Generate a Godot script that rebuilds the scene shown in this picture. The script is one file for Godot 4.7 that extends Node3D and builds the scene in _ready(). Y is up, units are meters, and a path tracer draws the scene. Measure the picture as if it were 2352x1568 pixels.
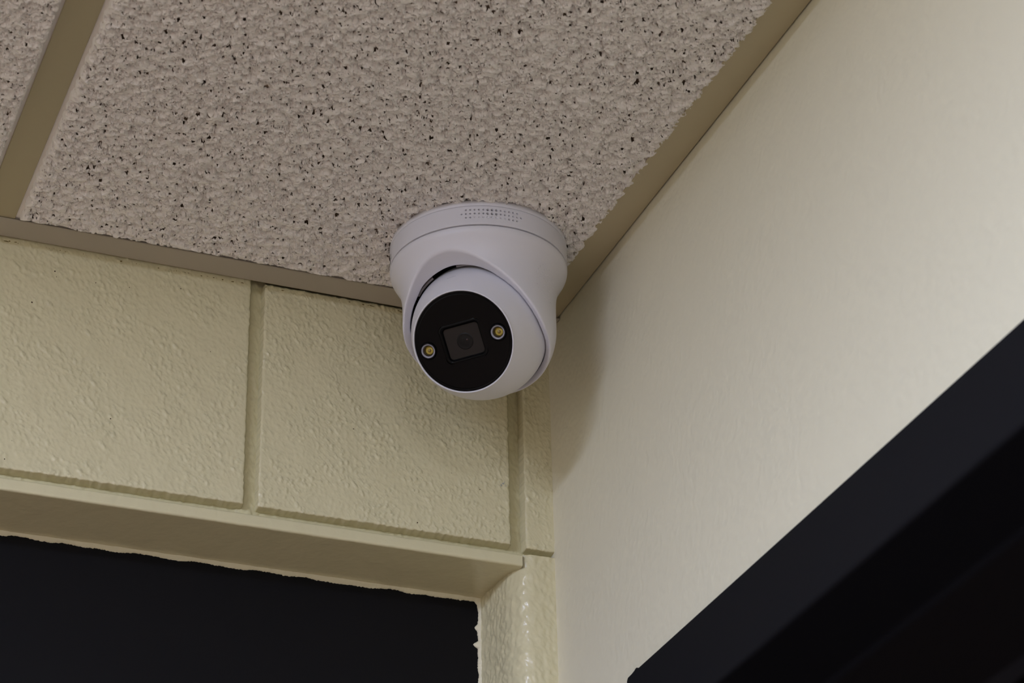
extends Node3D
# A white turret security camera under a suspended ceiling, in the corner of two cream walls.
# Origin: where the back wall (z = 0), the right wall (x = 0) and the ceiling grid (y = 0) meet.

const CAM_AT := Vector3(-0.694026, -1.023545, 1.634987)      # the photographer's lens
const UNIT := Vector3(-0.100248, -0.005, 0.107871)           # middle of the security camera's base, on the tile
const FLOOR_Y := -2.67

var mats := {}
var lines := {}

# ------------------------------------------------------------------ mesh helpers
class Buf:
	var v := PackedVector3Array()
	var n := PackedVector3Array()
	var i := PackedInt32Array()
	func add(p: Vector3, m: Vector3) -> int:
		v.append(p); n.append(m)
		return v.size() - 1
	func tri(a: int, b: int, c: int) -> void:
		var f := (v[b] - v[a]).cross(v[c] - v[a])
		if f.dot(n[a] + n[b] + n[c]) > 0.0:
			i.append(a); i.append(c); i.append(b)
		else:
			i.append(a); i.append(b); i.append(c)
	func quad(a: int, b: int, c: int, d: int) -> void:
		tri(a, b, c); tri(a, c, d)
	func flat(a: Vector3, b: Vector3, c: Vector3, d: Vector3, m: Vector3) -> void:
		quad(add(a, m), add(b, m), add(c, m), add(d, m))
	func mesh() -> ArrayMesh:
		var arr := []
		arr.resize(Mesh.ARRAY_MAX)
		arr[Mesh.ARRAY_VERTEX] = v
		arr[Mesh.ARRAY_NORMAL] = n
		arr[Mesh.ARRAY_INDEX] = i
		var m := ArrayMesh.new()
		m.add_surface_from_arrays(Mesh.PRIMITIVE_TRIANGLES, arr)
		return m

func put(called: String, mesh: Mesh, mat: Material, parent: Node = self) -> MeshInstance3D:
	var o := MeshInstance3D.new()
	o.name = called
	o.mesh = mesh
	o.material_override = mat
	parent.add_child(o, true)
	return o

func tag(o: Node, label: String, category: String, group := "") -> void:
	o.set_meta("label", label)
	o.set_meta("category", category)
	if group != "": o.set_meta("group", group)

func root(called: String, at := Vector3.ZERO) -> Node3D:
	var o := Node3D.new()
	o.name = called
	o.position = at
	add_child(o, true)
	return o

func structure(o: Node, label := "") -> Node:
	o.set_meta("kind", "structure")
	if label != "": o.set_meta("label", label)
	return o

# a box from corner to corner, its edges chamfered by c
func box_into(b: Buf, lo: Vector3, hi: Vector3, c := 0.0) -> void:
	var mid := (lo + hi) / 2.0
	var h := (hi - lo) / 2.0
	c = minf(c, minf(h.x, minf(h.y, h.z)) * 0.9)
	for ax in 3:
		var bx := (ax + 1) % 3
		var cx := (ax + 2) % 3
		for s in [-1.0, 1.0]:
			var nn := Vector3.ZERO
			nn[ax] = s
			var q: Array[Vector3] = []
			for k in [[-1, -1], [1, -1], [1, 1], [-1, 1]]:
				var p := Vector3.ZERO
				p[ax] = s * h[ax]
				p[bx] = k[0] * (h[bx] - c)
				p[cx] = k[1] * (h[cx] - c)
				q.append(mid + p)
			b.flat(q[0], q[1], q[2], q[3], nn)
		if c > 0.0:
			for s in [-1.0, 1.0]:
				for t in [-1.0, 1.0]:
					var nn := Vector3.ZERO
					nn[bx] = s; nn[cx] = t
					nn = nn.normalized()
					var q: Array[Vector3] = []
					for k in [[-1, 0], [1, 0], [1, 1], [-1, 1]]:
						var p := Vector3.ZERO
						p[ax] = k[0] * (h[ax] - c)
						p[bx] = s * (h[bx] - (c if k[1] == 0 else 0.0))
						p[cx] = t * (h[cx] - (0.0 if k[1] == 0 else c))
						q.append(mid + p)
					b.flat(q[0], q[1], q[2], q[3], nn)
	if c > 0.0:
		for sx in [-1.0, 1.0]:
			for sy in [-1.0, 1.0]:
				for sz in [-1.0, 1.0]:
					var nn := Vector3(sx, sy, sz).normalized()
					var a := b.add(mid + Vector3(sx * h.x, sy * (h.y - c), sz * (h.z - c)), nn)
					var d := b.add(mid + Vector3(sx * (h.x - c), sy * h.y, sz * (h.z - c)), nn)
					var e := b.add(mid + Vector3(sx * (h.x - c), sy * (h.y - c), sz * h.z), nn)
					b.tri(a, d, e)

func box(lo: Vector3, hi: Vector3, c := 0.0) -> ArrayMesh:
	var b := Buf.new()
	box_into(b, lo, hi, c)
	return b.mesh()

# a grid of points of nu x nv; normals by differences, facing as "out" says
func grid_into(b: Buf, p: PackedVector3Array, nu: int, nv: int, out: Vector3) -> void:
	var start := b.v.size()
	b.v.append_array(p)
	var nn := PackedVector3Array()
	nn.resize(nu * nv)
	for j in nv:
		var j0 := maxi(j - 1, 0) * nu
		var j1 := mini(j + 1, nv - 1) * nu
		for i in nu:
			var d := (p[j * nu + mini(i + 1, nu - 1)] - p[j * nu + maxi(i - 1, 0)]).cross(p[j1 + i] - p[j0 + i])
			nn[j * nu + i] = d.normalized()
	var turn: bool = nn[(nv / 2) * nu + nu / 2].dot(out) < 0.0
	if turn:
		for k in nn.size(): nn[k] = -nn[k]
	b.n.append_array(nn)
	var idx := PackedInt32Array()
	idx.resize((nu - 1) * (nv - 1) * 6)
	var w := 0
	for j in nv - 1:
		for i in nu - 1:
			var a := start + j * nu + i
			if turn:
				idx[w] = a; idx[w + 1] = a + 1; idx[w + 2] = a + nu
				idx[w + 3] = a + 1; idx[w + 4] = a + nu + 1; idx[w + 5] = a + nu
			else:
				idx[w] = a; idx[w + 1] = a + nu; idx[w + 2] = a + 1
				idx[w + 3] = a + 1; idx[w + 4] = a + nu; idx[w + 5] = a + nu + 1
			w += 6
	b.i.append_array(idx)

# spin a profile of (radius, height) about y; normals smooth unless two points coincide (a sharp edge)
func lathe(prof: PackedVector2Array, segs := 160, closed_out := 1.0) -> ArrayMesh:
	var b := Buf.new()
	lathe_into(b, prof, segs, closed_out)
	return b.mesh()

func lathe_into(b: Buf, prof: PackedVector2Array, segs: int, side := 1.0) -> void:
	var pn := PackedVector2Array()
	for k in prof.size():
		var d := Vector2.ZERO
		if k > 0 and prof[k].distance_to(prof[k - 1]) > 1e-7: d += (prof[k] - prof[k - 1]).normalized()
		if k < prof.size() - 1 and prof[k].distance_to(prof[k + 1]) > 1e-7: d += (prof[k + 1] - prof[k]).normalized()
		d = d.normalized()
		pn.append(Vector2(-d.y, d.x) * side)
	var rings: Array[int] = []
	for k in prof.size():
		rings.append(b.v.size())
		for s in segs + 1:
			var a := TAU * s / segs
			b.add(Vector3(cos(a) * prof[k].x, prof[k].y, sin(a) * prof[k].x), Vector3(cos(a) * pn[k].x, pn[k].y, sin(a) * pn[k].x))
	for k in prof.size() - 1:
		if prof[k].distance_to(prof[k + 1]) < 1e-7: continue
		for s in segs:
			if prof[k].x > 1e-7: b.tri(rings[k] + s, rings[k] + s + 1, rings[k + 1] + s)
			if prof[k + 1].x > 1e-7: b.tri(rings[k] + s + 1, rings[k + 1] + s + 1, rings[k + 1] + s)

func noise(kind: int, freq: float, oct := 1, id := 7) -> FastNoiseLite:
	var f := FastNoiseLite.new()
	f.noise_type = kind
	f.frequency = freq
	f.seed = id
	f.fractal_type = FastNoiseLite.FRACTAL_NONE if oct == 1 else FastNoiseLite.FRACTAL_FBM
	f.fractal_octaves = oct
	return f

func noise_texture(freq: float, oct: int, id: int, size := 512) -> ImageTexture:
	var f := noise(FastNoiseLite.TYPE_SIMPLEX_SMOOTH, freq, oct, id)
	var im := f.get_seamless_image(size, size)
	im.convert(Image.FORMAT_L8)
	return ImageTexture.create_from_image(im)

func paint(called: String, color: Color, rough: float, spec := 0.5) -> StandardMaterial3D:
	var m := StandardMaterial3D.new()
	m.albedo_color = color
	m.roughness = rough
	m.metallic_specular = spec
	mats[called] = m
	return m

func relief(m: StandardMaterial3D, tex: Texture2D, scale_per_metre: float, cm: float) -> void:
	m.heightmap_enabled = true
	m.heightmap_texture = tex
	m.heightmap_scale = cm
	m.uv1_triplanar = true
	m.uv1_world_triplanar = true
	m.uv1_scale = Vector3.ONE * scale_per_metre

# ------------------------------------------------------------------ the scene
func _ready() -> void:
	view_and_light()
	materials()
	room()
	ceiling_parts()
	back_wall()
	right_wall_things()
	lamps()
	security_camera()

func view_and_light() -> void:
	var cam := Camera3D.new()
	cam.name = "camera"
	var look := CameraAttributesPhysical.new()
	look.frustum_focal_length = 12.0 * 5900.4823 / 784.0      # 24 mm tall sensor
	look.frustum_focus_distance = 1.88
	look.frustum_near = 0.05
	look.frustum_far = 50.0
	look.exposure_aperture = 15.0
	cam.attributes = look
	cam.keep_aspect = Camera3D.KEEP_HEIGHT
	var r := Vector3(0.9307125, -0.0198687, 0.3652114)
	var d := Vector3(0.1653009, -0.8678768, -0.4684715)
	var f := Vector3(0.3262664, 0.4963821, -0.8044595)
	cam.transform = Transform3D(Basis(r, -d, -f).orthonormalized(), CAM_AT)
	add_child(cam)
	cam.current = true
	var we := WorldEnvironment.new()
	we.name = "environment"
	var e := Environment.new()
	e.background_mode = Environment.BG_COLOR
	e.background_color = Color(0, 0, 0)
	e.tonemap_mode = Environment.TONE_MAPPER_LINEAR
	e.tonemap_exposure = EXPOSURE
	e.sdfgi_enabled = true
	e.ssao_enabled = true
	e.ssil_enabled = true
	we.environment = e
	add_child(we)

const EXPOSURE := 0.805
const LAMP_AT := Vector3(-1.58, 0.0, 1.38)
const SIDE_LIGHT := 0.36
const DOWN_LIGHT := 11.0
const LAMP_COLOR := Color(0.81, 0.86, 1.0)

func lamps() -> void:
	# surface-mounted square ceiling fittings, above and behind the photographer
	var spots := [LAMP_AT, LAMP_AT + Vector3(-1.7, 0, 1.0), LAMP_AT + Vector3(0.3, 0, 2.4)]  # first follows the cast shadow; the other two are unseen, added as fill
	for k in spots.size():
		var t := root("ceiling_light", spots[k])
		tag(t, ["square glowing ceiling light nearest the corner with the security camera", "added fill light, an unseen ceiling square over the far left of the room", "added fill light, an unseen ceiling square deep in the room behind the photographer"][k], "lamp", "ceiling lights")
		t.rotation.y = atan2(-spots[0].x, -spots[0].z)        # one side faces the corner
		put("housing", box(Vector3(-0.32, 0.04, -0.32), Vector3(0.32, 0.056, 0.32), 0.004), mats.flange, t)
		put("lamp_diffuser", box(Vector3(-0.3, -0.016, -0.3), Vector3(0.3, 0.04, 0.3), 0.006), mats.glow, t)
		for s in 5:
			var l := AreaLight3D.new()
			l.name = "lamp_light"
			l.light_color = LAMP_COLOR
			l.shadow_enabled = true
			l.area_range = 12.0
			l.area_attenuation = 2.0
			t.add_child(l, true)
			if s < 4:
				l.area_size = Vector2(0.58, 0.014)
				l.light_energy = SIDE_LIGHT
				var a := s * PI / 2.0
				l.transform = Transform3D(Basis(Vector3.UP, a + PI), Vector3(sin(a), 0, cos(a)) * 0.306 + Vector3(0, -0.0085, 0))
			else:
				l.area_size = Vector2(0.58, 0.58)
				l.light_energy = DOWN_LIGHT
				l.transform = Transform3D(Basis(Vector3.RIGHT, -PI / 2.0), Vector3(0, -0.021, 0))

func materials() -> void:
	var fine := noise_texture(0.045, 3, 3)
	var peel := noise_texture(0.03, 2, 5)
	var m := paint("block", Color(0.85, 0.815, 0.66), 0.27, 0.5)
	relief(m, fine, 7.0, 0.018)
	m = paint("mortar", Color(0.835, 0.80, 0.635), 0.4, 0.5)
	relief(m, fine, 5.0, 0.012)
	m = paint("wall", Color(0.885, 0.858, 0.755), 0.55, 0.4)
	relief(m, peel, 7.0, 0.03)
	m = paint("tile", Color(0.97, 0.95, 0.925), 0.95, 0.2)
	relief(m, fine, 28.0, 0.012)
	m = paint("core", Color(0.62, 0.54, 0.46), 0.95, 0.1)  # toned below the skin so the pits read dark
	m = paint("flange", Color(0.76, 0.71, 0.58), 0.45, 0.5)
	m = paint("back_flange", Color(0.70, 0.665, 0.60), 0.45, 0.5)
	m = paint("tee", Color(0.70, 0.655, 0.53), 0.5, 0.5)
	m = paint("floor", Color(0.50, 0.405, 0.32), 0.6, 0.5)
	m = paint("room", Color(0.88, 0.85, 0.77), 0.7, 0.3)
	m = paint("dark_door", Color(0.062, 0.06, 0.066), 0.55, 0.25)
	m = paint("speck", Color(0.28, 0.21, 0.15), 0.8, 0.2)
	m = paint("grime", Color(0.45, 0.38, 0.22), 0.9, 0.1)
	m = paint("smudge", Color(0.66, 0.65, 0.60), 0.7, 0.2)
	m = paint("caulk", Color(0.89, 0.86, 0.74), 0.5, 0.4)
	m = paint("black_panel", Color(0.095, 0.095, 0.105), 0.7, 0.2)
	m = paint("black_wood", Color(0.03, 0.026, 0.028), 0.85, 0.08)
	m = paint("dark_wood", Color(0.045, 0.036, 0.034), 0.85, 0.08)
	m = paint("brown_wood", Color(0.42, 0.27, 0.17), 0.6, 0.3)
	m = paint("white_plastic", Color(0.89, 0.88, 0.895), 0.36, 0.5)
	m = paint("swivel", Color(0.62, 0.60, 0.60), 0.5, 0.4)
	m = paint("mark", Color(0.30, 0.29, 0.30), 0.5, 0.5)
	m = paint("pale_mark", Color(0.93, 0.93, 0.95), 0.4, 0.5)
	m = paint("black_glass", Color(0.04, 0.04, 0.04), 0.07, 0.22)
	m = paint("window_glass", Color(0.11, 0.102, 0.094), 0.3, 0.4)
	m = paint("lens_black", Color(0.09, 0.085, 0.078), 0.4, 0.3)
	m = paint("glint_red", Color(0.22, 0.11, 0.10), 0.25, 0.5)
	m = paint("led_white", Color(0.60, 0.59, 0.62), 0.35, 0.5)
	m = paint("led_yellow", Color(0.86, 0.76, 0.36), 0.45, 0.5)
	m = paint("led_core", Color(0.60, 0.50, 0.28), 0.3, 0.5)
	m = paint("led_metal", Color(0.42, 0.39, 0.36), 0.25, 0.5)
	m.metallic = 0.9
	m = paint("dark_inside", Color(0.16, 0.145, 0.14), 0.8, 0.2)
	m = paint("glow", Color(0.9, 0.9, 0.9), 0.5, 0.3)
	m.emission_enabled = true
	m.emission = Color(1, 0.97, 0.94)
	m.emission_energy_multiplier = 1.0

# ------------------------------------------------------------------ room shell
func room() -> void:
	structure(put("floor", box(Vector3(-5.2, FLOOR_Y - 0.1, -0.4), Vector3(0.2, FLOOR_Y, 5.6)), mats.floor), "warm brown floor of the room")
	structure(put("wall_left", box(Vector3(-5.2, FLOOR_Y, -0.4), Vector3(-5.0, 0.3, 5.6)), mats.room), "cream wall on the far left of the room")
	structure(put("wall_front", box(Vector3(-5.0, FLOOR_Y, 5.4), Vector3(0.0, 0.3, 5.6)), mats.room), "cream wall behind the photographer")

# a ceiling tile's face: lumps, torn fissures and pits, hanging down from y0
func tile(parent: Node, x0: float, x1: float, z0: float, z1: float, y0: float, step: float, id: int) -> void:
	var nx := int((x1 - x0) / step) + 1
	var nz := int((z1 - z0) / step) + 1
	var lump := noise(FastNoiseLite.TYPE_SIMPLEX_SMOOTH, 75.0, 3, id)
	var warp := noise(FastNoiseLite.TYPE_SIMPLEX, 180.0, 2, id + 1)
	var mid := noise(FastNoiseLite.TYPE_SIMPLEX_SMOOTH, 260.0, 2, id + 2)
	var fis := noise(FastNoiseLite.TYPE_SIMPLEX_SMOOTH, 105.0, 2, id + 3)
	var pit := noise(FastNoiseLite.TYPE_CELLULAR, 250.0, 1, id + 4)
	pit.cellular_return_type = FastNoiseLite.RETURN_DISTANCE
	var val := noise(FastNoiseLite.TYPE_CELLULAR, 250.0, 1, id + 4)
	val.cellular_return_type = FastNoiseLite.RETURN_CELL_VALUE
	var pit2 := noise(FastNoiseLite.TYPE_CELLULAR, 480.0, 1, id + 5)
	pit2.cellular_return_type = FastNoiseLite.RETURN_DISTANCE
	var val2 := noise(FastNoiseLite.TYPE_CELLULAR, 480.0, 1, id + 5)
	val2.cellular_return_type = FastNoiseLite.RETURN_CELL_VALUE
	var p := PackedVector3Array()
	p.resize(nx * nz)
	var hole := PackedByteArray()
	hole.resize(nx * nz)
	for j in nz:
		var z := z0 + j * step
		var ez := minf(z - z0, z1 - z)
		for i in nx:
			var x := x0 + i * step
			var wx := warp.get_noise_2d(x, z)
			var wz := warp.get_noise_2d(z + 3.0, x)
			var l := lump.get_noise_2d(x * 0.8, z)
			var led := lump.get_noise_2d(x * 1.1 + wx * 0.0025 + 5.0, z * 1.3 + wz * 0.0025)
			var h := l * 0.0016 + mid.get_noise_2d(x, z) * 0.00030 + 0.0019 * smoothstep(-0.06, 0.08, led)
			# torn shallow craters with steep rims
			var c := fis.get_noise_2d(x + wx * 0.003, z * 0.85 + wz * 0.003)
			h -= 0.0016 * smoothstep(0.26, 0.35, c)
			# pits of many sizes
			var px := x + wx * 0.0012
			var pz := z + wz * 0.0012
			var dd := pit.get_noise_2d(px, pz) + 1.0
			var vv := val.get_noise_2d(px, pz) * 0.5 + 0.5
			if vv > 0.36:
				var rr := 0.15 + 0.46 * (vv - 0.36) * (vv - 0.1) + 0.12 * smoothstep(0.05, 0.34, c)
				var f := smoothstep(rr, rr * 0.72, dd)
				h -= 0.0014 * f
				if f > 0.6: hole[j * nx + i] = 1
			var v2 := val2.get_noise_2d(px, pz) * 0.5 + 0.5
			if v2 > 0.50:
				var f2 := smoothstep(0.36, 0.20, pit2.get_noise_2d(px, pz) + 1.0)
				h -= 0.0006 * f2
				if f2 > 0.6 and v2 > 0.76: hole[j * nx + i] = 1
			# crumbled edge
			var e := minf(ez, minf(x - x0, x1 - x))
			if e < 0.0042:
				hole[j * nx + i] = 0
				h *= 0.3 + 0.7 * e / 0.0042
			var q := Vector3(x, y0 - h, z)
			if e < 0.004:
				var t := 1.0 - e / 0.004
				q.y += 0.0016 * t * t
				q.x += fis.get_noise_2d(z, x) * 0.0016 * t
				q.z += fis.get_noise_2d(x, z) * 0.0016 * t
			p[j * nx + i] = q
	# turn the border up into side faces
	for j in nz:
		for i in nx:
			if i == 0 or j == 0 or i == nx - 1 or j == nz - 1:
				p[j * nx + i].y = y0 + 0.006
	var b := Buf.new()
	grid_into(b, p, nx, nz, Vector3.DOWN)
	# the painted skin is torn open where the holes are, down to a darker layer
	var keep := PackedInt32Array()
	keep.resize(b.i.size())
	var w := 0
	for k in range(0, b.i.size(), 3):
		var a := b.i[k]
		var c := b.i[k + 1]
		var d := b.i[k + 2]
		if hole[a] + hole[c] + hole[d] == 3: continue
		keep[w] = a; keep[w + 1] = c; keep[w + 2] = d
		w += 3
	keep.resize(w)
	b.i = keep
	var t := put("ceiling_tile", b.mesh(), mats.tile, parent)
	put("dark_core", box(Vector3(x0 + 0.001, y0 + 0.0030, z0 + 0.001), Vector3(x1 - 0.001, y0 + 0.0045, z1 - 0.001)), mats.core, t)  # layer behind the holes, its darker colour deepens the shade in the pits

func ceiling_parts() -> void:
	var c := root("ceiling")
	structure(c, "suspended ceiling of rough mineral fibre tiles in a painted metal grid")
	tile(c, -0.4300, -0.0255, 0.0305, 0.52, -0.005, 0.00054, 11)
	tile(c, -0.60, -0.4590, 0.0305, 0.40, -0.005, 0.0006, 31)
	# the tiles' backing boards, resting on the grid
	var b := Buf.new()
	box_into(b, Vector3(-0.4355, 0.0, 0.018), Vector3(-0.016, 0.014, 0.54))
	box_into(b, Vector3(-1.03, 0.0, 0.018), Vector3(-0.454, 0.014, 0.54))
	put("tile_backing", b.mesh(), mats.tile, c)
	# the rest of the ceiling, out of the picture
	put("ceiling_field", box(Vector3(-5.0, -0.003, 0.54), Vector3(0.0, 0.05, 5.4)), mats.tile, c)
	put("ceiling_field", box(Vector3(-5.0, -0.003, 0.0), Vector3(-0.62, 0.05, 0.54)), mats.tile, c)
	put("plenum", box(Vector3(-5.2, 0.055, -0.4), Vector3(0.2, 0.3, 5.6)), mats.room, c)
	# grid: the tee between the tiles and the angles along both walls
	b = Buf.new()
	box_into(b, Vector3(-0.4570, -0.0015, 0.024), Vector3(-0.4330, -0.0003, 0.54), 0.0004)
	box_into(b, Vector3(-0.4465, -0.0003, 0.024), Vector3(-0.4435, 0.04, 0.54))
	put("grid_tee", b.mesh(), mats.tee, c)
	b = Buf.new()
	box_into(b, Vector3(-5.0, -0.003, 0.0022), Vector3(-0.0005, -0.0018, 0.0262), 0.0003)
	box_into(b, Vector3(-5.0, -0.0018, 0.0022), Vector3(-0.0005, 0.03, 0.0034))
	put("wall_angle", b.mesh(), mats.back_flange, c)
	# the right angle's flange droops a little towards its free edge
	b = Buf.new()
	var w := Vector3(-0.0012, -0.0002, 0.0)
	var f := Vector3(-0.0285, -0.0048, 0.0)
	var nn := Vector3(w.y - f.y, -(w.x - f.x), 0.0).normalized()
	var z0 := Vector3(0, 0, 0.001)
	var z1 := Vector3(0, 0, 5.4)
	var up := Vector3(0, 0.0011, 0)
	b.flat(w + z0, f + z0, f + z1, w + z1, nn)
	b.flat(f + z0, f + up + z0, f + up + z1, f + z1, Vector3.LEFT)
	b.flat(f + up + z0, w + up + z0, w + up + z1, f + up + z1, Vector3.UP)
	box_into(b, Vector3(-0.0024, 0.0004, 0.001), Vector3(-0.0012, 0.03, 5.4))
	put("wall_angle", b.mesh(), mats.flange, c)

# ------------------------------------------------------------------ the back wall
# front of a painted block: x0..x1, y0..y1 at z = 0, worn round at the edges, bumpy paint, pinholes
func block_mesh(x0: float, x1: float, y0: float, y1: float, depth: float, step: float, id: int, pins: Array, round_top := 0.0) -> ArrayMesh:
	var nx := maxi(int((x1 - x0) / step), 4) + 1
	var ny := maxi(int((y1 - y0) / step), 4) + 1
	var big := noise(FastNoiseLite.TYPE_SIMPLEX_SMOOTH, 30.0, 2, id)
	var bump := noise(FastNoiseLite.TYPE_SIMPLEX_SMOOTH, 270.0, 1, id + 1)
	var small := noise(FastNoiseLite.TYPE_SIMPLEX_SMOOTH, 420.0, 2, id + 2)
	var edge := noise(FastNoiseLite.TYPE_SIMPLEX_SMOOTH, 160.0, 3, id + 3)
	var p := PackedVector3Array()
	p.resize(nx * ny)
	var cols := nx - 1
	var rows := ny - 1
	for j in ny:
		for i in nx:
			# two rows at each border for the side faces
			var x := lerpf(x0, x1, float(i) / cols)
			var y := lerpf(y0, y1, float(j) / rows)
			var sx := x * 1.25 - y * 0.45
			var sy := y * 0.6 + x * 0.15
			var n1 := bump.get_noise_2d(sx, sy)
			var n2 := small.get_noise_2d(sx, sy)
			var wet := smoothstep(-0.35, 0.15, big.get_noise_2d(x * 0.7, y * 0.7))
			var z := big.get_noise_2d(x, y) * 0.0005 + (0.00066 * smoothstep(0.26, 0.66, n1) + n1 * 0.00010 + 0.00030 * smoothstep(0.15, 0.6, n2)) * (0.45 + 0.55 * wet)
			var jx := edge.get_noise_2d(y * 1.0, 5.0 + x0) * 0.0007
			var jy := edge.get_noise_2d(x * 1.0, 9.0 + y0) * 0.0008
			var e := minf(x - x0, x1 - x)
			var g := minf(y - y0, y1 - y)
			var r := 0.0030
			var d := 0.0
			if e < r: d = maxf(d, r - sqrt(maxf(r * r - (r - e) * (r - e), 0.0)))
			if g < r: d = maxf(d, r - sqrt(maxf(r * r - (r - g) * (r - g), 0.0)))
			z -= d
			for q in pins:
				var dd := Vector2(x - q.x, y - q.y).length()
				if dd < 0.0016: z -= 0.0022 * smoothstep(0.0014, 0.0004, dd)
			x += jx * (1.0 if i > 0 and i < cols else 1.0) * clampf(1.0 - e / 0.01, 0.0, 1.0)
			y += jy * clampf(1.0 - g / 0.01, 0.0, 1.0)
			if i == 0 or j == 0 or i == cols or j == rows: z = -depth
			p[j * nx + i] = Vector3(x, y, z)
	var b := Buf.new()
	grid_into(b, p, nx, ny, Vector3(0, 0, 1))
	return b.mesh()

# a flat little dome facing the room
func blob(b: Buf, at: Vector3, rx: float, ry: float, high: float) -> void:
	var c := b.add(at + Vector3(0, 0, high), Vector3.BACK)
	var first := b.v.size()
	for k in 10:
		var a := TAU * k / 10.0
		b.add(at + Vector3(cos(a) * rx, sin(a) * ry, -0.0003), Vector3(cos(a) * 0.5, sin(a) * 0.5, 0.7).normalized())
	for k in 10: b.tri(c, first + k, first + (k + 1) % 10)

# a strip of points along x (or y) with a bumpy rounded profile, for mortar, lintel and bullnose
func sweep(profile: PackedVector2Array, along: Vector3, a: Vector3, bdir: Vector3, from: Vector3, length: float, step: float, rough: float, id: int, out: Vector3, freq := 200.0) -> ArrayMesh:
	var n := maxi(int(length / step), 2) + 1
	var f := noise(FastNoiseLite.TYPE_SIMPLEX_SMOOTH, freq, 3, id)
	var p := PackedVector3Array()
	for k in n:
		var s := length * k / (n - 1)
		for q in profile.size():
			var at := from + along * s + a * profile[q].x + bdir * profile[q].y
			var t := Vector2.ZERO
			if q > 0: t += profile[q] - profile[q - 1]
			if q < profile.size() - 1: t += profile[q + 1] - profile[q]
			t = t.normalized()
			var nn := (a * -t.y + bdir * t.x)
			at += nn * f.get_noise_3d(at.x * 1.2, at.y * 0.7, at.z) * rough
			p.append(at)
	var b := Buf.new()
	grid_into(b, p, profile.size(), n, out)
	return b.mesh()

func fine_profile(pts: Array, step: float, radius: float) -> PackedVector2Array:
	# straight runs with rounded corners, sampled finely
	var out := PackedVector2Array()
	for k in pts.size():
		var c: Vector2 = pts[k]
		if k == 0 or k == pts.size() - 1:
			out.append(c)
			continue
		var u: Vector2 = (pts[k - 1] - c)
		var w: Vector2 = (pts[k + 1] - c)
		var r := minf(radius, minf(u.length(), w.length()) * 0.45)
		var a: Vector2 = c + u.normalized() * r
		var d: Vector2 = c + w.normalized() * r
		for s in 7:
			var t := s / 6.0
			out.append(a * (1 - t) * (1 - t) + c * 2 * t * (1 - t) + d * t * t)
	var dense := PackedVector2Array()
	for k in out.size() - 1:
		var m := maxi(int(out[k].distance_to(out[k + 1]) / step), 1)
		for s in m: dense.append(out[k].lerp(out[k + 1], float(s) / m))
	dense.append(out[out.size() - 1])
	return dense

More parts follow.
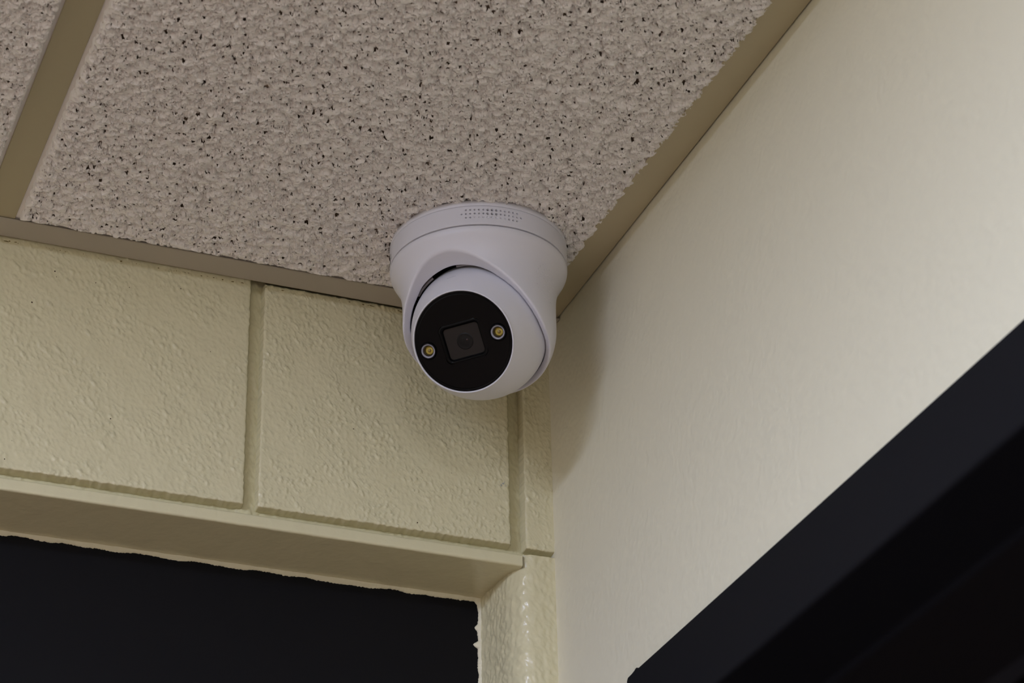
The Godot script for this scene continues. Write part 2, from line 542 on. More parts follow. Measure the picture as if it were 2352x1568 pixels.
func back_wall() -> void:
	var w := root("wall_back")
	structure(w, "painted concrete block wall, cream and bumpy, over the dark recess")
	# dark specks on the paint, and grime along the metal angle
	var specks := Buf.new()
	for q in [[-395.9, -24.1, 0.7], [-425.2, -26.0, 0.5], [-411.1, -53.9, 0.7], [-334.4, -42.1, 0.5], [-394.6, -28.8, 0.4], [-364.9, -27.9, 0.4], [-339.4, -26.8, 0.4], [-417.0, -169.7, 0.6], [-421.0, -185.0, 0.7], [-347.1, -139.5, 0.5], [-110.8, -186.0, 1.0], [-161.6, -115.7, 0.6], [-83.0, -140.0, 0.5], [-60.0, -150.0, 0.4], [-275.0, -70.0, 0.4], [-300.0, -20.0, 0.5], [-272.0, -150.0, 0.4]]:
		blob(specks, Vector3(q[0], q[1], 0.2) / 1000.0, q[2] / 1000.0, q[2] / 1000.0, 0.0006)
	structure(put("specks", specks.mesh(), mats.speck, w)).set_meta("kind", "stuff")
	var grime := Buf.new()
	var rng := RandomNumberGenerator.new()
	rng.seed = 77
	for k in 46:
		var x := -0.44 + 0.32 * rng.randf()
		var wide := 0.0004 + 0.0030 * pow(rng.randf(), 3.0)
		blob(grime, Vector3(x, -0.0050 - 0.0014 * rng.randf() * rng.randf(), 0.0), wide, 0.0003 + 0.0004 * rng.randf(), 0.0007)
	structure(put("grime", grime.mesh(), mats.grime, w)).set_meta("kind", "stuff")
	var smudge := Buf.new()
	for q in [[-40.6, -141.8, 1.3, 0.8], [-42.5, -143.5, 0.7, 1.0], [-38.8, -143.6, 0.8, 0.6], [-39.8, -140.4, 0.5, 0.5], [-44.0, -141.0, 0.5, 0.3]]:
		blob(smudge, Vector3(q[0], q[1], 0.1) / 1000.0, q[2] / 1000.0, q[3] / 1000.0, 0.0007)
	put("smudge", smudge.mesh(), mats.smudge, w)
	put("block", block_mesh(-0.56, -0.2440, -0.1932, 0.012, 0.016, 0.0011, 101, []), mats.block, w)
	put("block", block_mesh(-0.2352, -0.0345, -0.1932, -0.0012, 0.016, 0.0009, 121, []), mats.block, w)
	put("block", block_mesh(-0.0242, 0.004, -0.1948, 0.012, 0.016, 0.0009, 141, []), mats.block, w)
	# mortar behind the joints
	var b := Buf.new()
	box_into(b, Vector3(-0.56, -0.2, -0.03), Vector3(0.01, 0.02, -0.0108))
	put("mortar", b.mesh(), mats.mortar, w)
	put("mortar", sweep(fine_profile([Vector2(-0.008, 0), Vector2(0.0005, 0.0022), Vector2(0.011, 0)], 0.0008, 0.003), Vector3.UP, Vector3.RIGHT, Vector3.BACK, Vector3(-0.2415, -0.2, -0.0090), 0.21, 0.0012, 0.0009, 151, Vector3.BACK), mats.mortar, w)
	put("mortar", sweep(fine_profile([Vector2(-0.008, 0), Vector2(0.001, 0.0012), Vector2(0.012, 0)], 0.0008, 0.003), Vector3.UP, Vector3.RIGHT, Vector3.BACK, Vector3(-0.0315, -0.2, -0.0102), 0.21, 0.0012, 0.0009, 152, Vector3.BACK), mats.mortar, w)
	put("mortar", sweep(fine_profile([Vector2(0, 0.0015), Vector2(0.004, -0.0005), Vector2(0.012, -0.001)], 0.001, 0.002), Vector3.RIGHT, Vector3.UP, Vector3.BACK, Vector3(-0.56, -0.2005, -0.0085), 0.57, 0.0012, 0.0008, 153, Vector3.BACK), mats.mortar, w)
	# the head over the recess: a narrow front edge and a deep soffit
	put("lintel", sweep(fine_profile([Vector2(0.002, -0.014), Vector2(0.0013, 0.0002), Vector2(-0.0086, 0.0004), Vector2(-0.0088, -0.069)], 0.0016, 0.0022), Vector3.RIGHT, Vector3.UP, Vector3.BACK, Vector3(-0.62, -0.2005, 0), 0.5935, 0.0014, 0.00028, 161, Vector3(0, -1, 1), 60.0), mats.block, w)
	# the bullnosed pier to the right of the recess
	var prof: Array = [Vector2(0.004, 0.0), Vector2(-0.0245, 0.0), Vector2(-0.0320, -0.016), Vector2(-0.0362, -0.072)]
	put("pier", sweep(fine_profile(prof, 0.0011, 0.010), Vector3.DOWN, Vector3.RIGHT, Vector3.BACK, Vector3(0, -0.1985, 0), 0.25, 0.0012, 0.0010, 171, Vector3(-1, 0, 1), 170.0), mats.block, w)
	b = Buf.new()
	b.flat(Vector3(-0.0245, -0.1985, 0), Vector3(0.004, -0.1985, 0), Vector3(0.004, -0.1985, -0.02), Vector3(-0.0245, -0.1985, -0.02), Vector3.UP)
	box_into(b, Vector3(-0.036, FLOOR_Y, -0.3), Vector3(0.004, -0.4485, -0.001))
	put("pier", b.mesh(), mats.block, w)
	# the wall beyond the picture
	put("block_field", box(Vector3(-5.0, FLOOR_Y, -0.3), Vector3(-1.06, 0.05, 0.0)), mats.block, w)
	put("block_field", box(Vector3(-1.06, -0.2, -0.3), Vector3(-0.5625, 0.05, 0.0)), mats.block, w)
	put("block_field", box(Vector3(-0.5625, -0.2, -0.3), Vector3(0.01, 0.05, -0.03)), mats.block, w)
	put("block_field", box(Vector3(-1.06, -0.23, -0.3), Vector3(0.01, -0.205, -0.069)), mats.block, w)
	# the black door set back in the opening, with the painter's ragged edge around it
	var d := root("door_1")
	structure(d, "black door set back in the opening under the block wall")
	put("door_leaf", box(Vector3(-1.04, FLOOR_Y, -0.12), Vector3(-0.030, -0.2, -0.0672)), mats.dark_door, d)
	ragged(d, true)
	ragged(d, false)

# the strip of cream paint that overlaps the black door along its head and its jamb
func ragged(parent: Node, head: bool) -> void:
	var f := noise(FastNoiseLite.TYPE_SIMPLEX_SMOOTH, 60.0, 2, 191 if head else 196)
	var g := noise(FastNoiseLite.TYPE_SIMPLEX, 380.0, 3, 192)
	var p := PackedVector3Array()
	var n := 700 if head else 260
	var prof := [Vector2(-0.003, 0.0030), Vector2(0.25, 0.0024), Vector2(0.7, 0.0016), Vector2(0.95, 0.0010), Vector2(1.0, 0.0)]
	for k in n:
		var s := float(k) / (n - 1)
		for q in prof:
			if head:
				var x := lerpf(-0.5, -0.0345, s)
				var wide := 0.0036 + f.get_noise_1d(x * 0.5) * 0.0016 + g.get_noise_1d(x) * 0.0005 + 0.0035 * smoothstep(-0.0405, -0.0365, x)
				p.append(Vector3(x, -0.2085 - maxf(wide, 0.0008) * q.x + g.get_noise_2d(x, q.x) * 0.0002, -0.0674 + q.y))
			else:
				var y := lerpf(-0.2095, -0.34, s)
				var wide := 0.0030 + f.get_noise_1d(y) * 0.0011 + g.get_noise_1d(y) * 0.0004
				for blob in [[-0.2335, 0.0022], [-0.2475, 0.0026], [-0.2485, 0.001]]:
					wide += blob[1] * smoothstep(0.0032, 0.0006, absf(y - blob[0]))
				p.append(Vector3(-0.0348 - maxf(wide, 0.0006) * q.x, y, -0.0674 + q.y))
	var b := Buf.new()
	grid_into(b, p, prof.size(), n, Vector3(0, 0, 1))
	put("paint_edge", b.mesh(), mats.caulk, parent)

# ------------------------------------------------------------------ the right wall and what stands against it
func right_wall_things() -> void:
	var w := root("wall_right")
	structure(w, "smooth off-white wall on the right")
	put("wall_face", box(Vector3(0.0, FLOOR_Y, -0.3), Vector3(0.2, 0.05, 5.4)), mats.wall, w)
	# thin black panel, flat on the wall, a small burr near its corner
	var t := root("wall_panel", Vector3(0.0, -0.36, 0.14))
	tag(t, "flat black panel fixed to the off-white right wall, its straight top edge climbing to the right", "panel")
	var poly := [Vector2(0.1352, -0.9), Vector2(0.1345, -0.3515), Vector2(0.1362, -0.3496), Vector2(0.1430, -0.3493), Vector2(0.1475, -0.3486), Vector2(0.1495, -0.3478), Vector2(0.1515, -0.3480), Vector2(0.1545, -0.3494), Vector2(1.3, -0.3496), Vector2(1.3, -0.9)]
	var b := Buf.new()
	var off := t.position
	var thick := 0.006
	for k in poly.size():
		var u: Vector2 = poly[k]
		var v: Vector2 = poly[(k + 1) % poly.size()]
		var dir := (v - u).normalized()
		var nn := Vector3(0, dir.x, -dir.y)
		b.flat(Vector3(-thick, u.y, u.x) - off, Vector3(-thick, v.y, v.x) - off, Vector3(-0.0002, v.y, v.x) - off, Vector3(-0.0002, u.y, u.x) - off, nn)
	var idx := Geometry2D.triangulate_polygon(PackedVector2Array(poly))
	var first := b.v.size()
	for q in poly: b.add(Vector3(-thick, q.y, q.x) - off, Vector3.LEFT)
	for k in range(0, idx.size(), 3): b.tri(first + idx[k], first + idx[k + 1], first + idx[k + 2])
	put("panel_board", b.mesh(), mats.black_panel, t)
	# tall dark cabinet near the photographer, only the cornice of it in view
	var c := root("cabinet", Vector3(-0.1, FLOOR_Y, 1.0))
	tag(c, "tall dark wooden cabinet with a black cornice, blurred in the lower right foreground", "cabinet")
	var o := c.position
	# lines of the front, from the top edge down (x, y)
	var cut := [Vector2(-0.008, -0.6216), Vector2(-0.2470, -0.6216), Vector2(-0.2478, -0.6236), Vector2(-0.2295, -0.6420), Vector2(-0.2285, -0.6445), Vector2(-0.2040, -0.6675), Vector2(-0.2030, -0.674), Vector2(-0.008, -0.674)]
	b = Buf.new()
	var b2 := Buf.new()
	var za := 0.60
	var zb := 1.52
	for k in cut.size():
		var u: Vector2 = cut[k]
		var v: Vector2 = cut[(k + 1) % cut.size()]
		var dir := (v - u).normalized()
		var nn := Vector3(dir.y, -dir.x, 0)
		var part := b2 if k == 4 or k == 5 else b
		part.flat(Vector3(u.x, u.y, za) - o, Vector3(v.x, v.y, za) - o, Vector3(v.x, v.y, zb) - o, Vector3(u.x, u.y, zb) - o, nn)
	for z in [za, zb]:
		var tri := Geometry2D.triangulate_polygon(PackedVector2Array(cut))
		var s := b.v.size()
		for q in cut: b.add(Vector3(q.x, q.y, z) - o, Vector3(0, 0, -1.0 if z == za else 1.0))
		for k in range(0, tri.size(), 3): b.tri(s + tri[k], s + tri[k + 1], s + tri[k + 2])
	put("cornice", b.mesh(), mats.black_wood, c)
	put("cornice_moulding", b2.mesh(), mats.dark_wood, c)
	put("body", box(Vector3(-0.1850, FLOOR_Y + 0.06, za + 0.02) - o, Vector3(-0.008, -0.674, zb - 0.02) - o, 0.002), mats.brown_wood, c)
	for k in 2:
		var zz := za + 0.03 + k * 0.432
		put("door", box(Vector3(-0.2035, FLOOR_Y + 0.08, zz) - o, Vector3(-0.1852, -0.680, zz + 0.425) - o, 0.003), mats.brown_wood, c)
	put("plinth", box(Vector3(-0.17, FLOOR_Y, za + 0.03) - o, Vector3(-0.008, FLOOR_Y + 0.06, zb - 0.03) - o), mats.black_wood, c)

# ------------------------------------------------------------------ the security camera
# All in metres from the middle of its base; t runs down from the tile. The cover is one surface, found where the
# function cover() is zero: a turned shell with a slanted mouth for the eyeball.
const TC := 0.073                  # depth of the eyeball's centre
const EYE_N := Vector3(-0.5257049, -0.6060639, 0.5969262)
const EYE_X := Vector3(0.7222694, 0.0527013, 0.6896010)
const MOUTH_N := Vector3(-0.5375127, -0.6851371, 0.4915966)
const MOUTH_A := Vector3(0.8045130, -0.2419831, 0.5424048)
const MOUTH_B := Vector3(0.2526636, -0.6870453, -0.6812707)
const CUP_R := 0.0567
const CUP_V := 0.0532
const CAVITY := 0.0512
var prof_lut := PackedFloat32Array()
var mouth_s := PackedFloat32Array()
var mouth_r := PackedFloat32Array()
var mouth_d := PackedFloat32Array()
var mouth_0 := PackedFloat32Array()

func cat(a: float, b: float, c: float, d: float, t: float) -> float:
	return 0.5 * (2.0 * b + (c - a) * t + (2.0 * a - 5.0 * b + 4.0 * c - d) * t * t + (3.0 * b - a - 3.0 * c + d) * t * t * t)

func cover_tables() -> void:
	var pr := [[21.2, 65.6], [23.0, 66.2], [26.2, 65.5], [30.0, 63.4], [36.0, 60.2], [42.0, 58.2], [49.0, 57.1], [58.0, 56.7], [73.0, 56.7]]
	var curve := PackedVector2Array()
	for k in pr.size() - 1:
		var a: Array = pr[maxi(k - 1, 0)]
		var b: Array = pr[k]
		var c: Array = pr[k + 1]
		var d: Array = pr[mini(k + 2, pr.size() - 1)]
		for s in 12:
			curve.append(Vector2(cat(a[0], b[0], c[0], d[0], s / 12.0), cat(a[1], b[1], c[1], d[1], s / 12.0)))
	curve.append(Vector2(73.0, 56.7))
	prof_lut.resize(301)
	var at := 0
	for k in 301:
		var t := 15.0 + k * 0.2
		while at < curve.size() - 2 and curve[at + 1].x < t: at += 1
		var f := clampf((t - curve[at].x) / (curve[at + 1].x - curve[at].x), 0.0, 1.0)
		prof_lut[k] = lerpf(curve[at].y, curve[at + 1].y, f) / 1000.0
	# the mouth by angle: where its rim lies, how wide, how deep its lip, and the lip's inner radius
	var tb := [[-180, 17, 54.7, 7, 51], [-165, 17.5, 54.7, 7, 51], [-150, 17.7, 55.8, 7.5, 51.6], [-140, 18, 59.4, 8, 53], [-125, 18, 64.3, 9, 53.7], [-110, 18.3, 67.2, 9, 54.2], [-95, 18, 64.7, 8.5, 53.2], [-80, 17.4, 59.6, 7.5, 51.6], [-65, 17.2, 56.3, 6, 49.8], [-50, 17.2, 54.9, 5, 49.4], [-30, 16.4, 54.6, 5, 49.4], [-12, 12, 55, 5, 49.6], [5, 4.5, 55.7, 5, 50.2], [20, -1, 55.5, 5, 50.6], [45, -9, 54.5, 5, 49.8], [90, -14, 53, 5, 48.6], [135, -10, 53, 5, 49.6], [155, 1, 54, 6, 50.8], [170, 12, 54.5, 6.5, 51]]
	var n := tb.size()
	for arr in [mouth_s, mouth_r, mouth_d, mouth_0]: arr.resize(722)
	for k in 722:
		var phi := -180.0 + k * 0.5
		var g := 0
		while g < n - 1 and tb[g + 1][0] <= phi: g += 1
		var i0: Array = tb[(g - 1 + n) % n]
		var i1: Array = tb[g]
		var i2: Array = tb[(g + 1) % n]
		var i3: Array = tb[(g + 2) % n]
		var a1 := float(i1[0])
		var a0 := float(i0[0]) - (360.0 if float(i0[0]) > a1 else 0.0)
		var a2 := float(i2[0]) + (360.0 if float(i2[0]) < a1 else 0.0)
		var a3 := float(i3[0]) + (360.0 if float(i3[0]) < a1 else 0.0)
		var x := (phi - a1) / (a2 - a1)
		for c in 4:
			var m1: float = (float(i2[c + 1]) - float(i0[c + 1])) / (a2 - a0) * (a2 - a1)
			var m2: float = (float(i3[c + 1]) - float(i1[c + 1])) / (a3 - a1) * (a2 - a1)
			var y: float = (2 * x * x * x - 3 * x * x + 1) * i1[c + 1] + (x * x * x - 2 * x * x + x) * m1 + (3 * x * x - 2 * x * x * x) * i2[c + 1] + (x * x * x - x * x) * m2
			[mouth_s, mouth_r, mouth_d, mouth_0][c][k] = y / 1000.0

func cover(x: float, y: float, z: float) -> float:
	var t := -y
	var r := sqrt(x * x + z * z)
	var body: float
	if t < TC:
		var u := clampf((t - 0.015) * 5000.0, 0.0, 299.99)
		var k := int(u)
		body = (r - (prof_lut[k] + (prof_lut[k + 1] - prof_lut[k]) * (u - k))) * 0.8
	else:
		var v := (t - TC) * (CUP_R / CUP_V)
		body = (sqrt(r * r + v * v) - CUP_R) * 0.85
	var lid := 0.0214 - t
	var k0 := maxf(0.0012 - absf(body - lid), 0.0) / 0.0012
	var outer := maxf(body, lid) + k0 * k0 * 0.0003
	if outer > 0.004: return outer
	var wy := y + TC
	var s := x * MOUTH_N.x + wy * MOUTH_N.y + z * MOUTH_N.z
	var a := x * MOUTH_A.x + wy * MOUTH_A.y + z * MOUTH_A.z
	var b := x * MOUTH_B.x + wy * MOUTH_B.y + z * MOUTH_B.z
	var rad := sqrt(a * a + b * b)
	var q := (rad_to_deg(atan2(b, a)) + 180.0) * 2.0
	var i := clampi(int(q), 0, 720)
	var f := q - i
	var dd := mouth_d[i] + (mouth_d[i + 1] - mouth_d[i]) * f
	var s0 := mouth_s[i] + (mouth_s[i + 1] - mouth_s[i]) * f - dd
	var r0 := mouth_0[i] + (mouth_0[i + 1] - mouth_0[i]) * f
	var slope := (mouth_r[i] + (mouth_r[i + 1] - mouth_r[i]) * f - r0) / dd
	var cone := maxf((rad - r0 - slope * maxf(s - s0, 0.0)) / sqrt(1.0 + slope * slope), s0 - 0.0045 - s)
	var cut := -minf(cone, sqrt(x * x + wy * wy + z * z) - CAVITY) * 0.8
	var h := maxf(0.0016 - absf(outer - cut), 0.0) / 0.0016
	var o := maxf(outer, cut) + h * h * 0.0004
	var hollow := maxf(body + 0.0028, s - (s0 - 0.0026))
	var m := -hollow * 0.7
	var g := maxf(0.0014 - absf(o - m), 0.0) / 0.0014
	return maxf(o, m) + g * g * 0.00035

var dots := PackedVector3Array()

func dotted(p: Vector3) -> float:
	# the cover with its pattern of small dimples
	var d := cover(p.x, p.y, p.z)
	for q in dots:
		var l := (p - q).length()
		if l < 0.0008: d += 0.0006 * smoothstep(0.00068, 0.0001, l)
	return d

func cover_mesh() -> ArrayMesh:
	cover_tables()
	var h := 0.001
	var lo := Vector3(-0.069, -0.1285, -0.069)
	var nx := 140
	var ny := 112
	var nz := 140
	var val := PackedFloat32Array()
	val.resize(nx * ny * nz)
	val.fill(9.0)
	var live: Array[Vector3i] = []
	for bz in nz / 4:
		for by in ny / 4:
			for bx in nx / 4:
				var c := lo + Vector3(bx * 4 + 1.5, by * 4 + 1.5, bz * 4 + 1.5) * h
				if absf(cover(c.x, c.y, c.z)) > 0.0050: continue
				live.append(Vector3i(bx * 4, by * 4, bz * 4))
				for k in 4:
					for j in 4:
						var row := ((bz * 4 + k) * ny + by * 4 + j) * nx + bx * 4
						for i in 4:
							val[row + i] = cover(lo.x + (bx * 4 + i) * h, lo.y + (by * 4 + j) * h, lo.z + (bz * 4 + k) * h)
	var off := PackedInt32Array([0, 1, nx, nx + 1, nx * ny, nx * ny + 1, nx * ny + nx, nx * ny + nx + 1])
	var edges := PackedInt32Array([0, 1, 2, 3, 4, 5, 6, 7, 0, 2, 1, 3, 4, 6, 5, 7, 0, 4, 1, 5, 2, 6, 3, 7])
	var cell := {}
	var b := Buf.new()
	for o in live:
		for k in 4:
			for j in 4:
				for i in 4:
					var cx := o.x + i
					var cy := o.y + j
					var cz := o.z + k
					if cx >= nx - 1 or cy >= ny - 1 or cz >= nz - 1: continue
					var at := (cz * ny + cy) * nx + cx
					var inside := 0
					var bad := false
					for c in 8:
						var v := val[at + off[c]]
						if v > 8.0: bad = true
						elif v < 0.0: inside += 1
					if bad or inside == 0 or inside == 8: continue
					var sum := Vector3.ZERO
					var cnt := 0
					for e in 12:
						var ca := edges[e * 2]
						var cb := edges[e * 2 + 1]
						var va := val[at + off[ca]]
						var vb := val[at + off[cb]]
						if (va < 0.0) != (vb < 0.0):
							var f := va / (va - vb)
							var pa := Vector3(ca & 1, (ca >> 1) & 1, ca >> 2)
							var pb := Vector3(cb & 1, (cb >> 1) & 1, cb >> 2)
							sum += pa.lerp(pb, f)
							cnt += 1
					cell[at] = b.add(lo + (Vector3(cx, cy, cz) + sum / cnt) * h, Vector3.ZERO)
	# dimples: place them on the surface
	for q in [[31.0, 37.8], [29.0, 40.0], [27.6, 42.6], [26.5, 45.5], [26.1, 48.6], [26.2, 51.6], [27.2, 54.7], [28.6, 57.2], [33.9, 40.6], [36.3, 39.1], [39.4, 38.3], [42.5, 38.5], [45.8, 39.3], [32.3, 43.0], [30.9, 45.5], [30.2, 48.5], [30.7, 51.6], [31.9, 54.6], [36.5, 43.9], [39.3, 42.5], [42.2, 42.6], [35.0, 46.9], [35.0, 50.1], [38.7, 47.9], [42.2, 46.2], [36.5, 52.6], [40.7, 50.0], [31.1, 59.7], [33.8, 61.5], [36.6, 62.8], [39.7, 62.8], [34.3, 56.9], [37.2, 58.4], [41.4, 58.6], [43.5, 60.1], [39.5, 54.4], [43.0, 54.1], [48.4, 55.4], [46.3, 50.8], [46.7, 46.0], [51.1, 46.7], [45.1, 61.3], [48.1, 61.0], [46.5, 42.6], [49.4, 43.1]]:
		var az := deg_to_rad(q[0])
		var k := int((q[1] - 15.0) * 5.0)
		dots.append(Vector3(sin(az) * prof_lut[k], -q[1] / 1000.0, cos(az) * prof_lut[k]))
	# settle every point on the surface
	for k in b.v.size():
		var p := b.v[k]
		for turn in 2:
			var g := slope_at(p)
			p -= g.normalized() * clampf(cover(p.x, p.y, p.z) / maxf(g.length(), 0.3), -0.0007, 0.0007)
		b.v[k] = p
		b.n[k] = slope_at(p).normalized()
	for at in cell:
		var here := val[at]
		for ax in 3:
			var st: int = [1, nx, nx * ny][ax]
			var there: float = val[at + st]
			if there > 8.0 or (here < 0.0) == (there < 0.0): continue
			var s1: int = [nx, nx * ny, 1][ax]
			var s2: int = [nx * ny, 1, nx][ax]
			if not (cell.has(at - s1) and cell.has(at - s2) and cell.has(at - s1 - s2)): continue
			var q0: int = cell[at]
			var q1: int = cell[at - s1]
			var q2: int = cell[at - s1 - s2]
			var q3: int = cell[at - s2]
			b.quad(q0, q1, q2, q3)
	# finer triangles where the dimples are
	var out := Buf.new()
	out.v = b.v
	out.n = b.n
	var mid := {}
	for k in range(0, b.i.size(), 3):
		var tri := [b.i[k], b.i[k + 1], b.i[k + 2]]
		var c := (b.v[tri[0]] + b.v[tri[1]] + b.v[tri[2]]) / 3.0
		var near := false
		if c.x > 0.02 and c.z > 0.02:
			for q in dots:
				if (q - c).length_squared() < 0.0016 * 0.0016:
					near = true
					break
		if near: split(out, mid, tri[0], tri[1], tri[2], 3)
		else:
			out.i.append(tri[0]); out.i.append(tri[1]); out.i.append(tri[2])
	for key in mid:
		var k: int = mid[key]
		var p := out.v[k]
		var g := out.n[k].normalized()
		p -= g * dotted(p)
		out.v[k] = p
		var e := 0.00012
		var u := g.cross(Vector3.UP).normalized()
		var w := u.cross(g)
		var gu := dotted(p + u * e) - dotted(p - u * e)
		var gw := dotted(p + w * e) - dotted(p - w * e)
		var gg := dotted(p + g * e) - dotted(p - g * e)
		out.n[k] = (u * gu + w * gw + g * maxf(gg, e)).normalized()
	return out.mesh()

func split(o: Buf, mid: Dictionary, a: int, b: int, c: int, depth: int) -> void:
	if depth == 0:
		o.i.append(a); o.i.append(b); o.i.append(c)
		return
	var m: Array[int] = []
	for e in [[a, b], [b, c], [c, a]]:
		var key := Vector2i(mini(e[0], e[1]), maxi(e[0], e[1]))
		if not mid.has(key): mid[key] = o.add((o.v[e[0]] + o.v[e[1]]) / 2.0, (o.n[e[0]] + o.n[e[1]]).normalized())
		m.append(mid[key])
	split(o, mid, a, m[0], m[2], depth - 1)
	split(o, mid, m[0], b, m[1], depth - 1)
	split(o, mid, m[2], m[1], c, depth - 1)
	split(o, mid, m[0], m[1], m[2], depth - 1)

func slope_at(p: Vector3) -> Vector3:
	var e := 0.00025
	return Vector3(cover(p.x + e, p.y, p.z) - cover(p.x - e, p.y, p.z), cover(p.x, p.y + e, p.z) - cover(p.x, p.y - e, p.z), cover(p.x, p.y, p.z + e) - cover(p.x, p.y, p.z - e)) / (2.0 * e)

# the ring with the speaker holes: a fine grid of angle and depth where the holes are
func speaker_ring() -> ArrayMesh:
	var az := PackedFloat32Array()
	var a := -35.0
	while a < 325.0 - 0.01:
		az.append(a)
		a += 0.24 if a < 11.0 else 2.4
	az.append(325.0)
	var prof := PackedVector2Array([Vector2(0.060, 0.0053), Vector2(0.0659, 0.0053), Vector2(0.0662, 0.0055)])
	var t := 0.0066
	while t < 0.0172:
		prof.append(Vector2(0.0662, t))
		t += 0.00027
	for q in [[0.0662, 0.0185], [0.0662, 0.0207], [0.0660, 0.0210], [0.060, 0.0210]]: prof.append(Vector2(q[0], q[1]))
	var holes := []
	for r in 3:
		for c in 13:
			var large := c >= 5 and c <= 7
			holes.append([-28.65 + c * 2.763, 0.0086 + r * 0.00322, 0.00098 if large else 0.00066, 0.0007 if r == 2 and c > 1 and c < 10 else 0.0032])
	holes.append([-31.45, 0.0119, 0.00066, 0.002])
	holes.append([7.25, 0.0115, 0.00066, 0.002])
	var p := PackedVector3Array()
	for k in prof.size():
		for j in az.size():
			var r := prof[k].x
			if az[j] < 11.0 and prof[k].y > 0.006 and prof[k].y < 0.0175:
				for q in holes:
					var du: float = deg_to_rad(az[j] - q[0]) * 0.0662
					var dv: float = prof[k].y - q[1]
					var l := sqrt(du * du + dv * dv)
					if l < q[2]: r -= q[3] * smoothstep(q[2], q[2] - 0.0003, l)
			var g := deg_to_rad(az[j])
			p.append(Vector3(sin(g) * r, -prof[k].y, cos(g) * r))
	var b := Buf.new()
	var nu := az.size()
	grid_into(b, p, nu, prof.size(), p[(prof.size() / 2) * nu + nu / 2] * Vector3(1, 0, 1))
	var open := PackedInt32Array()  # the deep holes go right through
	for k in range(0, b.i.size(), 3):
		var most := 0.0
		for c in 3:
			var q := b.v[b.i[k + c]]
			most = maxf(most, Vector2(q.x, q.z).length())
		if most > 0.0648 or b.v[b.i[k]].y < -0.0185 or b.v[b.i[k]].y > -0.006:
			for c in 3: open.append(b.i[k + c])
	b.i = open
	for k in prof.size():         # no seam where the ring closes
		var m := (b.n[k * nu] + b.n[k * nu + nu - 1]).normalized()
		b.n[k * nu] = m
		b.n[k * nu + nu - 1] = m
	return b.mesh()

# where a square with rounded corners lies in a direction
func square_r(half_x: float, half_y: float, corner: float, a: float) -> float:
	var c := absf(cos(a))
	var s := absf(sin(a))
	var lo := 0.0
	var hi := 0.05
	for k in 26:
		var m := (lo + hi) / 2.0
		var q := Vector2(maxf(m * c - half_x + corner, 0.0), maxf(m * s - half_y + corner, 0.0))
		var inside := q.length() < corner and m * c < half_x and m * s < half_y
		if inside: lo = m
		else: hi = m
	return lo

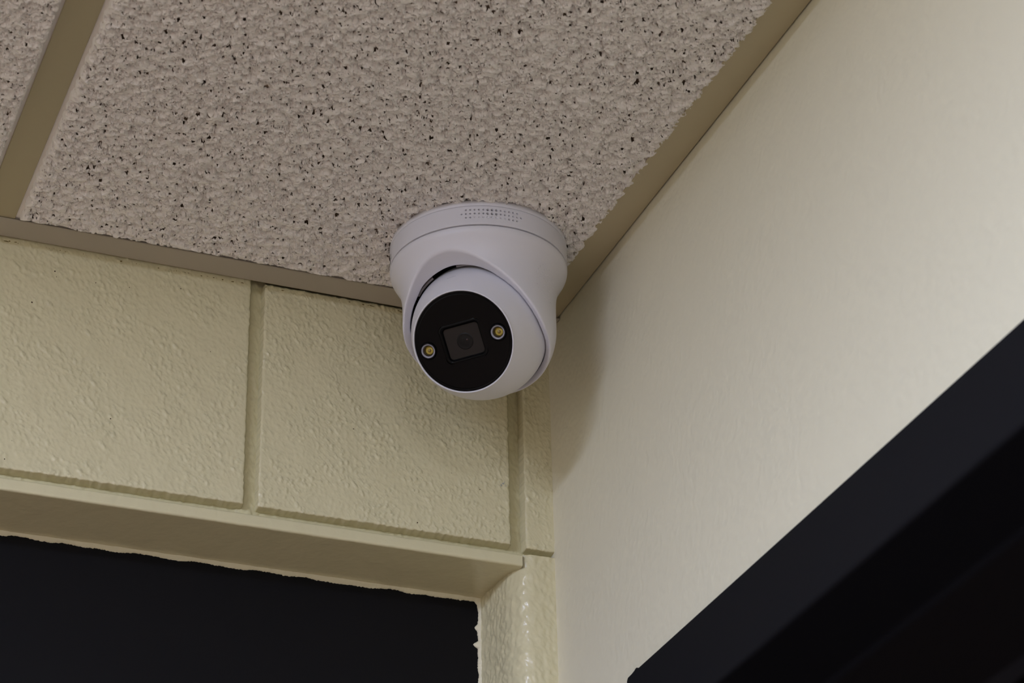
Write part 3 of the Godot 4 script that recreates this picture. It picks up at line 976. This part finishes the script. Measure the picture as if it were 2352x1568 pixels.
func security_camera() -> void:
	var t := root("security_camera", UNIT)
	tag(t, "white turret security camera in the ceiling corner, round black face with two small lights", "camera")
	# mounting base against the tile
	put("mounting_base", lathe(PackedVector2Array([Vector2(0.0, 0.0), Vector2(0.0655, 0.0), Vector2(0.0662, -0.0006), Vector2(0.0663, -0.0047), Vector2(0.0661, -0.0050), Vector2(0.060, -0.0050)]), 200), mats.white_plastic, t)
	put("inner_core", lathe(PackedVector2Array([Vector2(0.0640, -0.0040), Vector2(0.0640, -0.0230), Vector2(0.0, -0.0230)]), 120), mats.dark_inside, t)
	put("speaker_ring", speaker_ring(), mats.white_plastic, t)
	put("cover", cover_mesh(), mats.white_plastic, t)
	# pieces of the swivel ring that show in the slot above the eyeball
	var sw := Buf.new()
	for q in [[-152.0, -131.0], [-108.0, -74.0]]:
		var sp := PackedVector3Array()
		for k in 24:
			var a := deg_to_rad(lerpf(q[0], q[1], k / 23.0))
			var e := MOUTH_A * cos(a) + MOUTH_B * sin(a)
			for u in [[0.0512, 0.0035], [0.0516, 0.0050], [0.0528, 0.0050], [0.0540, 0.0030]]:
				sp.append(Vector3(0, -TC, 0) + e * float(u[0]) + MOUTH_N * float(u[1]))
		grid_into(sw, sp, 4, 24, MOUTH_N)
	put("swivel_ring", sw.mesh(), mats.swivel, t)
	# side of a printed mark that wraps out of sight on the left of the ring
	var mk := Buf.new()
	for q in [[-101.6, 0.0112, -99.6, 0.0172, 0.0006], [-103.2, 0.0135, -101.4, 0.0205, 0.0009], [-105.6, 0.0128, -107.0, 0.0190, 0.0009]]:
		var e0 := Vector3(sin(deg_to_rad(q[0])), 0, cos(deg_to_rad(q[0])))
		var e1 := Vector3(sin(deg_to_rad(q[2])), 0, cos(deg_to_rad(q[2])))
		var up := Vector3(0, q[4], 0)
		var c0 := e0 * 0.06626 - Vector3(0, q[1], 0)
		var c1 := e1 * 0.06626 - Vector3(0, q[3], 0)
		var side := (c1 - c0).normalized().cross(e0) * float(q[4])
		mk.flat(c0 - side, c0 + side, c1 + side, c1 - side, e0)
	put("printed_mark", mk.mesh(), mats.mark, t)
	# eyeball: y of its own axes is where it looks
	var eye_at := Vector3(0, -TC, 0)
	var frame := Basis(EYE_X, EYE_N, EYE_X.cross(EYE_N)).orthonormalized()
	var R := 0.0508
	var D := 0.0430
	var prof := PackedVector2Array([Vector2(0, -R)])
	for k in range(1, 31):
		var a := -PI / 2.0 + PI / 2.0 * k / 30.0
		prof.append(Vector2(cos(a) * R, sin(a) * R))
	for k in range(1, 31):
		var s := D * k / 30.0
		prof.append(Vector2(R - (R - 0.0372) * pow(s / D, 1.5), s))
	prof.append(Vector2(0.035, D))
	var eye := put("eyeball", lathe(prof, 200), mats.white_plastic, t)
	eye.transform = Transform3D(frame, eye_at)
	put("bezel", lathe(PackedVector2Array([Vector2(0.0368, D - 0.0022), Vector2(0.0374, D - 0.0010), Vector2(0.0379, D - 0.0004), Vector2(0.0380, D + 0.0003), Vector2(0.0378, D + 0.0010), Vector2(0.0373, D + 0.0013), Vector2(0.0369, D + 0.0011), Vector2(0.0367, D + 0.0003), Vector2(0.0367, D - 0.0005)]), 220), mats.white_plastic, eye)
	var tx := Buf.new()
	for k in 6:
		var at := Vector3(0.003 + k * 0.00105, 0, 0)
		var s := 0.0225
		var rr := R - (R - 0.0372) * pow(s / D, 1.5) + 0.00006
		var ph := PI / 2.0 + 0.03 - (k - 2.5) * 0.026 
		var e := Vector3(cos(ph), 0, -sin(ph))
		var c := e * rr + Vector3(0, s, 0)
		var u := Vector3(0.00028, 0, 0)
		var w := Vector3(0, 0.0006 if k % 2 == 0 else 0.00042, 0.0002)
		tx.flat(c - u - w, c + u - w, c + u + w, c - u + w, e)
	put("moulded_mark", tx.mesh(), mats.pale_mark, eye)
	# black front glass with a rounded square pocket for the lens
	var n := 192
	var g := Buf.new()
	var rings := [[0.0, 1.0, 0.0004], [0.0, 0.985, 0.0006], [0.0, 0.965, 0.0006], [0.0, 0.958, 0.00035], [0.0, 0.948, 0.00035], [0.0, 0.940, 0.0006]]
	for k in 20: rings.append([0.0, 0.92 - k * 0.0215, 0.0006])
	var pts := PackedVector3Array()
	var count := 0
	for q in rings:
		for k in n + 1:
			var a := TAU * k / n
			pts.append(Vector3(cos(a) * 0.0366 * q[1], D + q[2], sin(a) * 0.0366 * q[1]))
		count += 1
	# a low rounded frame round the pocket, then down its sloping walls
	for q in [[0.0165, 0.0145, 0.0050, 0.0006], [0.0160, 0.0140, 0.0046, 0.0007], [0.0155, 0.0135, 0.0042, 0.0009], [0.0150, 0.0130, 0.0038, 0.00095], [0.0144, 0.0124, 0.0034, 0.0007], [0.0139, 0.0119, 0.0030, 0.0000], [0.0135, 0.0115, 0.0027, -0.0012], [0.0133, 0.0113, 0.0025, -0.0016]]:
		for k in n + 1:
			var a := TAU * k / n
			var r := square_r(q[0], q[1], q[2], a)
			pts.append(Vector3(cos(a) * r, D + q[3], sin(a) * r))
		count += 1
	grid_into(g, pts, n + 1, count, Vector3.UP)
	var open := PackedInt32Array()          # two round openings for the light spots
	for k in range(0, g.i.size(), 3):
		var far := 0.0
		for c in 3:
			var p := g.v[g.i[k + c]]
			far = maxf(far, Vector2(absf(p.x) - 0.0273, p.z - 0.0001).length())
		if far > 0.0053:
			for c in 3: open.append(g.i[k + c])
	g.i = open
	var glass := put("front_glass", g.mesh(), mats.black_glass, t)
	glass.transform = Transform3D(frame, eye_at)
	var wb := Buf.new()
	var mid := wb.add(Vector3(0, D - 0.0015, 0), Vector3.UP)
	for k in n + 1:
		var a := TAU * k / n
		var r := square_r(0.0134, 0.0114, 0.0026, a)
		wb.add(Vector3(cos(a) * r, D - 0.0015, sin(a) * r), Vector3.UP)
		if k > 0: wb.tri(mid, k, k + 1)
	put("lens_window", wb.mesh(), mats.window_glass, glass)
	put("lens", lathe(PackedVector2Array([Vector2(0.0062, D - 0.00145), Vector2(0.0058, D - 0.0012), Vector2(0.0050, D - 0.0012), Vector2(0.0044, D - 0.00135), Vector2(0.003, D - 0.0011), Vector2(0.0015, D - 0.00098), Vector2(0, D - 0.00095)]), 64), mats.lens_black, glass).position = Vector3(0.0008, 0, 0.0004)
	put("lens_glint", lathe(PackedVector2Array([Vector2(0.0007, D - 0.00105), Vector2(0.0005, D - 0.00088), Vector2(0, D - 0.0008)]), 24), mats.glint_red, glass).position = Vector3(0.0026, 0, -0.0003)  # red glint on the lens, painted as a tiny coloured disc
	# the two white light spots beside it
	for s in [-1.0, 1.0]:
		var led := put("light_spot", lathe(PackedVector2Array([Vector2(0.0066, D - 0.0010), Vector2(0.0062, D + 0.0006), Vector2(0.0056, D + 0.0012), Vector2(0.0053, D + 0.0007)]), 72), mats.black_glass, t)
		led.transform = Transform3D(frame, eye_at + frame * Vector3(s * 0.0273, 0.0014, 0.0001))
		put("light_rim", lathe(PackedVector2Array([Vector2(0.0054, D - 0.0008), Vector2(0.0053, D + 0.0002), Vector2(0.0050, D + 0.0004), Vector2(0.0042, D + 0.0001), Vector2(0.0040, D - 0.0003)]), 72), mats.led_white, led)
		put("reflector", lathe(PackedVector2Array([Vector2(0.0041, D - 0.0001), Vector2(0.0039, D - 0.0009), Vector2(0.0036, D - 0.0010), Vector2(0.0034, D - 0.0020), Vector2(0.0030, D - 0.0032)]), 72), mats.led_metal, led)
		put("light_chip", lathe(PackedVector2Array([Vector2(0.0034, D - 0.0036), Vector2(0.0028, D - 0.0033), Vector2(0.0026, D - 0.0029), Vector2(0, D - 0.0029)]), 48), mats.led_yellow, led)
		put("light_core", lathe(PackedVector2Array([Vector2(0.0013, D - 0.0030), Vector2(0.0013, D - 0.0022), Vector2(0.0009, D - 0.0018), Vector2(0, D - 0.0017)]), 36), mats.led_core, led).position = Vector3(0.0001, 0, 0)
